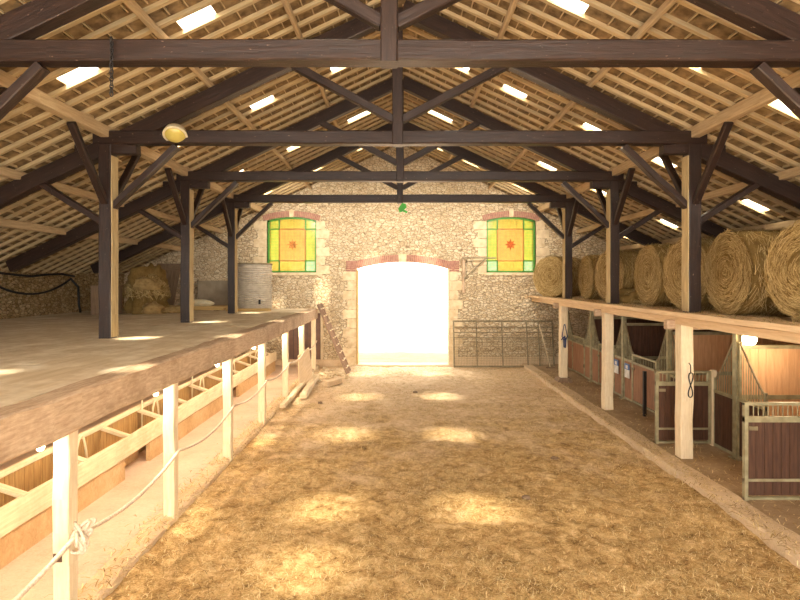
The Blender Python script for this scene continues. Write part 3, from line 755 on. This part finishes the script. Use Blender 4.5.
# ------------------------------------------------------------------ right side: hay deck
hd = empty('hay_deck', (7, 9, 2.47), 'pale pine hay deck above the horse stalls on the right', 'deck')
b = MB(); y = -1.5
while y < 17.25:
    y1 = min(y + .2, 17.3); b.box(4.47, XW - .02, y + .002, y1 - .002, 2.41, 2.465 + R.uniform(-.003, .003), g=(1, 0, 0)); y = y1
part(b, 'boards', M['fascia'], hd)
part(MB().beam((4.455, -1.5, 2.445), (4.455, 17.3, 2.445), .03, .075, seg=30, jit=.003, ch=.004), 'fascia', M['fascia'], hd)
part(MB().beam((4.62, -1.5, 2.33), (4.62, 17.3, 2.33), .13, .13, seg=30, jit=.006), 'edge_joist', M['fascia'], hd)
for i in range(13):
    y = 2.4 + i * 1.18; part(MB().beam((4.75, y, 2.33), (XW - .02, y, 2.33), .08, .14, seg=3, jit=.003), 'joist', M['lime'], hd)
lo = ['nearest, just outside the frame', 'nearest in view, with the black rope loop', 'middle one of the three in view', 'farthest, standing on a dark stone pad']
for k, y in enumerate(TR):
    t = empty('deck_support_post', (4.66, y, .1), 'limewashed square post under the hay deck, ' + lo[k], 'post', 'pale posts under the hay deck')
    zb = .1 if k < 3 else .22
    part(MB().beam((4.66, y, zb), (4.66, y, 2.27), .20, .2, up=(0, 1, 0), seg=7, jit=.008, ch=.015), 'shaft', M['post'], t)
    part(MB().beam((4.42, y + .13, 2.26), (5.3, y + .13, 2.26), .1, .16, seg=2, ch=.02), 'corbel', M['rail'], t)
    if k == 3: part(MB().prism([(4.44, .09), (4.88, .09), (4.82, .23), (4.52, .23)], y - .18, 'y', .36), 'stone_pad', M['oldwood'], t)
# rope loop on the near post
y = TR[1] - .115; x = 4.70; pts = []
for i in range(33):
    t = 2 * PI * i / 32; pts.append((x + .035 * math.sin(2 * t), y - .01 * math.cos(t), 1.30 + .20 * math.cos(t)))
b = MB().tube(pts[:-1], .009, 6, closed=True); b.tube([(x, y, 1.5), (x, y, 1.62), (x - .02, y + .02, 1.66)], .007, 6)
tag(b.build('rope_loop', M['black'], smooth=True), 'black rope twisted in a figure eight on the nearest hay deck post', 'rope')
# halter on the far post
y = TR[3] - .12; x = 4.66; b = MB()
b.tube([(x - .01, y, 1.75), (x - .07, y, 1.4), (x + .02, y, 1.25), (x + .08, y, 1.4), (x + .01, y, 1.75)], .012, 6)
b.tube([(x - .09, y, 1.3), (x - .04, y - .02, 1.38), (x + .04, y - .02, 1.34), (x + .09, y, 1.42)], .016, 6)
b.tube([(x - .04, y - .01, 1.36), (x - .02, y, 1.1), (x + .03, y, 1.12), (x + .03, y - .01, 1.36)], .011, 6)
b.tube([(x, y - .01, 1.42), (x + .01, y - .02, 1.08)], .02, 6)
tag(b.build('halter', M['bluegrey'], smooth=True), 'dark blue rope halter hung on the farthest hay deck post', 'halter')

# hay bales
def bale_mesh():
    b = MB(); rad, hl = .62, .6; n = 80; rings = []
    for i in range(13): rings.append((rad * (i / 12) ** .9 + .002, -hl + (-.05 + .05 * (i / 12) ** 3)))
    for i in range(1, 16): rings.append((rad * (1 + .02 * math.sin(PI * i / 16)), -hl + 2 * hl * i / 16))
    for i in range(12, -1, -1): rings.append((rad * (i / 12) ** .9 + .002, hl + (.05 - .05 * (i / 12) ** 3)))
    vs = []
    for k, (r, h) in enumerate(rings):
        for j in range(n):
            t = 2 * PI * j / n; p = V((h, r * math.cos(t), r * math.sin(t)))
            q = .03 * noise.noise(p * 4) + .03 * noise.noise(p * 11)
            if k < 13: sp = .02 * math.sin(r * 70 + t); p = V((h - q - sp, p.y, p.z))
            elif k > 27: p = V((h + q, p.y, p.z))
            else: p = V((h, p.y * (1 + q), p.z * (1 + q)))
            vs.append(p)
    fs = [(i * n + j, i * n + (j + 1) % n, (i + 1) * n + (j + 1) % n, (i + 1) * n + j) for i in range(len(rings) - 1) for j in range(n)]
    b.add(vs, fs, (1, 0, 0)); core = b.build('round_hay_bale', M['hay'], smooth=True)
    s = MB()
    def ribbon(pts, w, nr):
        o = len(s.v)
        for i, p in enumerate(pts):
            d = (pts[min(i + 1, len(pts) - 1)] - pts[max(i - 1, 0)]).normalized(); c = d.cross(nr).normalized() * w
            s.v += [p - c, p + c]
        for i in range(len(pts) - 1): s.f.append([o + 2 * i, o + 2 * i + 1, o + 2 * i + 3, o + 2 * i + 2]); s.mi.append(0); s.uv.append([(0, 0)] * 4)
    for _ in range(6500):
        t = R.uniform(0, 2 * PI)
        if R.random() < .62:      # aisle-side and back faces
            sgn = -1 if R.random() < .75 else 1; r = rad * math.sqrt(R.random()); L = R.uniform(.06, .22) / max(r, .12); dr = R.gauss(0, .025); h = sgn * (hl + .03 + R.uniform(0, .04)); lift = R.uniform(0, .04)
            pts = []
            for i in range(4):
                u = i / 3; rr = max(.01, r + dr * u); tt = t + L * u; pts.append(V((h + sgn * lift * (u if R.random() < .5 else .5), rr * math.cos(tt), rr * math.sin(tt))))
            ribbon(pts, R.uniform(.002, .0045), V((sgn, 0, 0)))
        else:
            x = R.uniform(-hl, hl); L = R.uniform(.1, .35); dx = R.gauss(0, .06); rr0 = rad + .012 + R.uniform(0, .02); out = abs(R.gauss(0, .02)); pts = []
            for i in range(4):
                u = i / 3; tt = t + L * u; rr = rr0 + out * u; pts.append(V((x + dx * u, rr * math.cos(tt), rr * math.sin(tt))))
            ribbon(pts, R.uniform(.002, .0045), V((0, math.cos(t), math.sin(t))))
    st = s.build('straw_strands', M['haystraw'], core, fix=False); st['kind'] = 'stuff'
    return core
bale = bale_mesh()
spots = [(5.72, 6.28, 8, 0, .63, 'round hay bale cut off by the right edge of the view'), (5.67, 7.60, -6, 1.1, .63, 'round hay bale showing its whole spiral face, second from the right edge'),
         (5.72, 8.92, 4, 2.3, .63, 'round hay bale directly behind the nearest dark post on the right'), (5.72, 10.2, -3, 3.9, .62, 'round hay bale beside the gap with loose hay'),
         (5.78, 12.38, 9, .4, .62, 'round hay bale lying directly behind the middle dark post'), (5.75, 13.74, -2, 5.0, .60, 'round hay bale just behind the farthest dark post on the right'),
         (5.12, 15.75, 38, 2.9, .62, 'round hay bale nearest the end wall and stained window'),
         (7.3, 11.7, 6, 1.9, .60, 'round hay bale in the back row beyond the loose hay')]
for k, (x, y, rz, rx, sc, l) in enumerate(spots):
    o = bale if k == 0 else copy_thing(bale, (0, 0, 0))
    s_ = sc / .62; o.scale = (s_, s_, s_); o.location = (x, y, 2.475 + sc * 1.0); o.rotation_euler = (rx, 0, math.radians(rz)); o.rotation_mode = 'XYZ'
    tag(o, l, 'hay bale', 'round hay bales on the right deck')
hp = blob('loose_hay', (5.4, 11.42, 2.475), .42, .42, .2, M['hay'], 5, .3, 4); tag(hp, 'small pile of loose hay on the deck between bales', 'hay', kind='stuff')
b = MB()
def gh():
    t, u = R.uniform(0, 2 * PI), R.random() ** .5; x, y = .45 * u * math.cos(t), .6 * u * math.sin(t)
    return V((5.4 + x, 11.42 + y * .75, 2.49 + .3 * (1 - u * u))), V((x, y, .6)).normalized()
strands(b, 1800, gh, L=(.08, .22), w=.004)
o = b.build('straw_strands', M['haystraw'], hp, origin=(5.4, 11.42, 2.475), fix=False)
b = MB()
def gd():
    return V((R.uniform(4.5, 5.3), R.uniform(5, 17), 2.475)), V((0, 0, 1))
strands(b, 2200, gd, L=(.06, .16), w=.003)
tag(b.build('deck_straw', M['haystraw'], fix=False), 'wisps of straw along the edge of the hay deck', 'straw', kind='stuff')

# ------------------------------------------------------------------ horse stalls
XS = 5.5; DV = [6.1, 8.16, 10.22, 12.28, 14.34, 16.4]
def planks_y(b, x, y0, y1, z0, z1, t=.03, w=.12, dz=0):
    n = max(1, round((y1 - y0) / w)); w = (y1 - y0) / n
    for i in range(n): b.box(x - t / 2, x + t / 2, y0 + i * w + .003, y0 + (i + 1) * w - .003, z0, z1, g=(0, 0, 1))
for k, y in enumerate(DV):
    if k in (1, 2, 3, 4, 0):
        t = empty('stall_post', (XS, y, .09), 'tall galvanised stall post, ' + ['just outside the right edge', 'nearest in view, beside the lit lamp', 'second in view, beyond the open door', 'third in view, past the signs', 'fourth, near the end wall'][k], 'stall post', 'galvanised stall posts')
        part(MB().box(XS - .045, XS + .045, y - .045, y + .045, .09, 2.22), 'tube', M['galv'], t)
        part(MB().box(XS - .06, XS + .06, y - .06, y + .06, 2.22, 2.25), 'top_plate', M['galv'], t)
        part(MB().box(XS - .09, XS + .09, y - .09, y + .09, .085, .1), 'base_plate', M['galv'], t)
    if k in (0, 1, 2, 3, 4):
        t = empty('stall_partition', (7.5, y, .09), 'pine board partition between stalls, ' + ['outside the right edge of view', 'nearest and largest, beside the lamp', 'second, behind the nearest rope-hung post', 'third from the camera', 'farthest from the camera'][k], 'stall partition', 'stall partitions')
        b = MB(); x = XS + .07
        while x < 9.4: x1 = min(x + .13, 9.45); b.box(x + .003, x1 - .003, y - .02, y + .02, .14, 1.88, g=(0, 0, 1)); x = x1
        part(b, 'boards', M['stallback_lit'] if k < 3 else M['door'], t)  # same boards: near colour holds the lamp's orange, far colour the shade
        part(MB().box(XS + .05, 9.5, y - .035, y + .035, 1.88, 1.94).box(XS + .05, 9.5, y - .035, y + .035, 1.06, 1.13).box(XS + .05, 9.5, y - .035, y + .035, .1, .14), 'rails', M['galv'], t)
doors = [(0, 6.5, 7.5, 'open'), (1, 8.75, 9.75, 'open'), (2, 10.7, 11.8, 'shut'), (3, 12.8, 13.8, 'shut'), (4, 14.85, 15.9, 'shut')]
sl = ['nearest, with its half door swung open at the right edge', 'second, with its dark half door open behind the pale post', 'third, closed, seen through two pale posts',
      'fourth, with two blue and white cards', 'farthest, beside the end wall']
for (k, ya, yb, st) in doors:
    y0, y1 = DV[k] + .05, DV[k + 1] - .05
    t = empty('horse_stall_front', (XS, (y0 + y1) / 2, .09), 'horse stall front, ' + sl[k], 'horse stall', 'horse stalls under the hay deck')
    for (p0, p1, near) in ((y0, ya, True), (yb, y1, False)):
        b = MB(); planks_y(b, XS, p0 + .03, p1 - .03, .16, 1.04)
        part(b, 'kick_panel', M['stall'] if k >= 2 else M['door'], t)
        b = MB().box(XS - .025, XS + .025, p0, p1, 1.04, 1.09).box(XS - .025, XS + .025, p0, p1, .11, .16).box(XS - .022, XS + .022, p1 - .03 if near else p0, p1 if near else p0 + .03, .11, 1.3)
        b.box(XS - .022, XS + .022, p0 if near else p1 - .03, p0 + .03 if near else p1, .11, 2.0)
        part(b, 'panel_frame', M['galv'], t)
        # swooping grille
        def top(u): return 1.97 - .66 * min(1, max(0, (u - .08) / .80)) ** 1.05 - .05 * math.sin(PI * min(1, u)) if u < .88 else 1.27
        L = p1 - p0; b = MB(); rail = []
        for i in range(25):
            u = i / 24; rail.append((XS, p0 + u * L if not near else p1 - u * L, top(u)))
        if near: rail = [(XS, p0 + (i / 24) * L, top(i / 24)) for i in range(25)]
        else: rail = [(XS, p1 - (i / 24) * L, top(i / 24)) for i in range(25)]
        nb = max(3, int(L / .055))
        for i in range(1, nb):
            u = i / nb; yy = p0 + u * L if near else p1 - u * L; b.tube([(XS, yy, 1.09), (XS, yy, top(u))], .008, 5)
        g = part(b, 'grille_bars', M['galv'], t)
        part(MB().tube(rail, .018, 7), 'grille_rail', M['steel'], t, smooth=True)
    # door
    w = yb - ya
    b = MB(); fr = MB(); gb = MB()
    if st == 'open':
        hy = ya + .02; x1, x0 = XS - .06, XS - w - .02
        n = 8; ww = (x1 - x0 - .08) / n
        for i in range(n): b.box(x0 + .04 + i * ww + .003, x0 + .04 + (i + 1) * ww - .003, hy - .015, hy + .015, .20, 1.15, g=(0, 0, 1))
        fr.box(x0, x0 + .045, hy - .025, hy + .025, .13, 1.40).box(x1 - .045, x1, hy - .025, hy + .025, .13, 1.40)
        for z in (.14, .38, 1.15, 1.37): fr.box(x0, x1, hy - .024, hy + .024, z, z + (.035 if z != 1.15 else .07))
        for i in range(1, 15): x = x0 + (x1 - x0) * i / 15; gb.tube([(x, hy, 1.2), (x, hy, 1.38)], .007, 5)
        ht = MB().tube([(XS - .03, hy, .4), (XS - .03, hy, .5)], .02, 8).tube([(XS - .03, hy, 1.1), (XS - .03, hy, 1.2)], .02, 8)
        lt = MB().box(x0 + .05, x0 + .16, hy - .04, hy - .025, 1.05, 1.10)
        pt_ = MB().box(XS - .05, XS + .03, ya - .02, ya + .05, .1, 1.42)
    else:
        planks_y(b, XS, ya + .04, yb - .04, .18, 1.03, w=.13)
        fr.box(XS - .03, XS + .02, ya + .005, ya + .04, .13, 1.25).box(XS - .03, XS + .02, yb - .04, yb - .005, .13, 1.25)
        for z in (.13, 1.03, 1.22): fr.box(XS - .028, XS + .02, ya + .01, yb - .01, z, z + .04)
        for i in range(1, 15): y = ya + w * i / 15; gb.tube([(XS, y, 1.06), (XS, y, 1.24)], .007, 5)
        ht = MB().tube([(XS - .04, ya + .01, .4), (XS - .04, ya + .01, .5)], .02, 8).tube([(XS - .04, ya + .01, 1.0), (XS - .04, ya + .01, 1.1)], .02, 8)
        lt = MB().box(XS - .06, XS - .03, yb - .12, yb + .03, .9, .94); pt_ = None
    dr = part(b, 'stall_door', M['door'] if st == 'open' else M['stall'], t)
    for m_, nm_, mt_ in ((fr, 'door_frame', 'galv'), (gb, 'door_bars', 'galv'), (ht, 'hinge', 'steel'), (lt, 'latch', 'steel')): part(m_, nm_, M[mt_], dr)
    if pt_: part(pt_, 'hinge_post', M['lime'], t)
# cards on the stall front
for k, y in enumerate((12.62, 12.02)):
    t = empty('stall_card', (XS - .04, y, .82), 'blue and white card on the stall fronts, ' + ['the farther one', 'the nearer one'][k], 'sign', 'cards on the stall fronts')
    MB().box(-.006, .004, -.12, .12, -.17, .03).build('paper', M['signwhite'], t)
    MB().box(-.009, .004, -.12, .12, .03, .17).build('photo', M['signblue'], t)
    MB().box(-.011, .0, -.05, .06, .05, .13).build('picture', M['signwhite'], t)
# lamp in the stall
lp = empty('bulkhead_lamp', (5.60, 8.0, 2.05), 'glowing bulkhead lamp under the hay deck above the nearest partition', 'lamp')
MB().box(-.09, .09, .05, .07, -.1, .12).build('backplate', M['cream'], lp)
MB().lathe([(.02, -.07), (.07, -.065), (.095, -.03), (.10, .04), (.10, .05)], (0, 0, 0), 16, axis='y').build('globe', M['bulb'], lp, smooth=True)
# dark pole
tag(MB().box(5.20, 5.26, 10.66, 10.72, .09, 1.05).build('steel_pole', M['black']), 'dark upright pole beside the third stall door', 'pole')

# gate at the end wall
gt = empty('metal_gate', (3.45, 17.1, .03), 'rusty grey tubular metal gate leaning on the end wall', 'gate')
def G(a, c, r=.022): return MB().tube([a, c], r, 7)
yb_, yt = 16.95, 17.22
def gp(x, z): return (x, yb_ + (yt - yb_) * z / 1.6, z)
b = MB()
for z in (.06, 1.58): b.tube([gp(1.82, z), gp(5.25, z)], .026, 8)
for x in (1.84, 5.23): b.tube([gp(x, .05), gp(x, 1.6)], .026, 8)
part(b, 'frame', M['steel'], gt)
b = MB()
for z in (1.02, 1.20, 1.38): b.tube([gp(1.84, z), gp(5.23, z)], .017, 6)
part(b, 'rails', M['steel'], gt)
b = MB()
for x in (2.62, 3.5, 4.35, 4.75): b.tube([gp(x, .06), gp(x, 1.58)], .02, 6)
part(b, 'stiles', M['steel'], gt)
b = MB()
for i in range(64): x = 1.88 + 3.32 * i / 63; b.tube([gp(x, .08), gp(x, 1.02)], .0035, 4)
for i in range(16): z = .1 + .92 * i / 16; b.tube([gp(1.86, z), gp(5.2, z)], .0035, 4)
part(b, 'wire_mesh', M['steel'], gt)
# pitchfork / stick
st = empty('broom', (4.95, 16.6, .03), 'thin pale stick tool leaning beside the metal gate', 'broom')
part(MB().tube([(4.98, 16.55, .08), (4.72, 16.9, 1.45)], .015, 7), 'handle', M['lime'], st)
part(MB().box(4.84, 5.12, 16.5, 16.58, .03, .12), 'head', M['oldwood'], st)
# wall bracket
wb = empty('wall_bracket', (2.2, YW, 3.2), 'triangular iron hoist bracket on the end wall right of the doorway', 'bracket')
part(MB().beam((2.2, YW - .08, 2.55), (2.2, YW - .08, 3.78), .09, .1, up=(0, 1, 0), seg=2), 'upright', M['rail'], wb)
part(MB().beam((2.16, YW - .2, 3.76), (3.3, YW - .2, 3.76), .05, .05, seg=2, jit=.002, ch=.005), 'arm', M['steel'], wb)
part(MB().beam((2.2, YW - .2, 3.05), (2.95, YW - .2, 3.74), .04, .04, seg=2, jit=.002, ch=.005), 'brace', M['steel'], wb)
# leaf of the big door, folded in the reveal (yellow edge)
d2 = struct(MB().box(-1.53, -1.47, YW + .06, YW + .5, .05, 3.35).build('door_2', M['yellowwood']))

# ------------------------------------------------------------------ light
w = bpy.data.worlds.new('World'); bpy.context.scene.world = w; w.use_nodes = True
nt = w.node_tree; bg = nt.nodes['Background']; bg.inputs[0].default_value = (1, .94, .845, 1); bg.inputs[1].default_value = 4.2
def light(name, kind, loc, rot=(0, 0, 0), **kw):
    l = bpy.data.lights.new(name, kind)
    for k, v in kw.items(): setattr(l, k, v)
    o = bpy.data.objects.new(name, l); C.objects.link(o); o.location = loc; o.rotation_euler = rot; return o
a = math.radians(23)
sun = light('sun', 'SUN', (0, 0, 20), rot=(a, 0, 0), energy=30, color=(1, .92, .80), angle=math.radians(6))
# daylight through the open front end of the barn, behind the camera
d = light('portal_open_end', 'AREA', (0, -2.95, 3.9), rot=(math.radians(90), 0, 0), shape='RECTANGLE', size=19, size_y=7.8); d.data.cycles.is_portal = True
d = light('portal_doorway', 'AREA', (.09, YW + .5, 1.85), rot=(math.radians(-90), 0, 0), shape='RECTANGLE', size=3.2, size_y=3.6); d.data.cycles.is_portal = True
for k, x in enumerate((-3.2, 0.0, 3.2)):       # added fill lamps, hidden behind the last tie beam, brighten the end wall
    wl = empty('fill_lamp', (x, TR[3] + .17, 5.33), 'small added fill lamp on the far face of the farthest tie beam, ' + ['left', 'middle', 'right'][k], 'lamp', 'added fill lamps behind the farthest tie beam')
    MB().box(-.07, .07, -.07, .0, -.05, .06).build('housing', M['black'], wl)
    MB().box(-.06, .06, .0, .006, -.045, .05).build('lens', M['bulb'], wl)
    light('fill_light', 'SPOT', (x, TR[3] + .2, 5.3), rot=(math.radians(62), 0, 0), energy=210, color=(1, .91, .78), spot_size=math.radians(150), spot_blend=1.0, shadow_soft_size=.12)
for k, y in enumerate(PY[:6]):
    light('bulb_light', 'POINT', (-3.15, y - .12, 1.58), energy=38, color=(1, .83, .64), shadow_soft_size=.05)
light('lamp_light', 'POINT', (5.85, 7.6, 1.9), energy=13, color=(1, .78, .52), shadow_soft_size=.08)
sc = bpy.context.scene
sc.cycles.use_denoising = True
sc.cycles.max_bounces = 8; sc.cycles.diffuse_bounces = 5; sc.cycles.transparent_max_bounces = 12
sc.cycles.sample_clamp_indirect = 8
sc.view_settings.view_transform = 'Standard'; sc.view_settings.look = 'None'; sc.view_settings.gamma = 1
sc.view_settings.use_curve_mapping = False; sc.view_settings.exposure = 0.85

# ------------------------------------------------------------------ camera
cd = bpy.data.cameras.new('camera'); co = bpy.data.objects.new('camera', cd); C.objects.link(co)
co.location = (0, 0, 3.0); co.rotation_euler = (math.radians(90), 0, 0); cd.sensor_width = 36; cd.lens = 22.5; cd.shift_y = -20 / 800
cd.clip_start = .05; cd.clip_end = 200
sc.camera = co
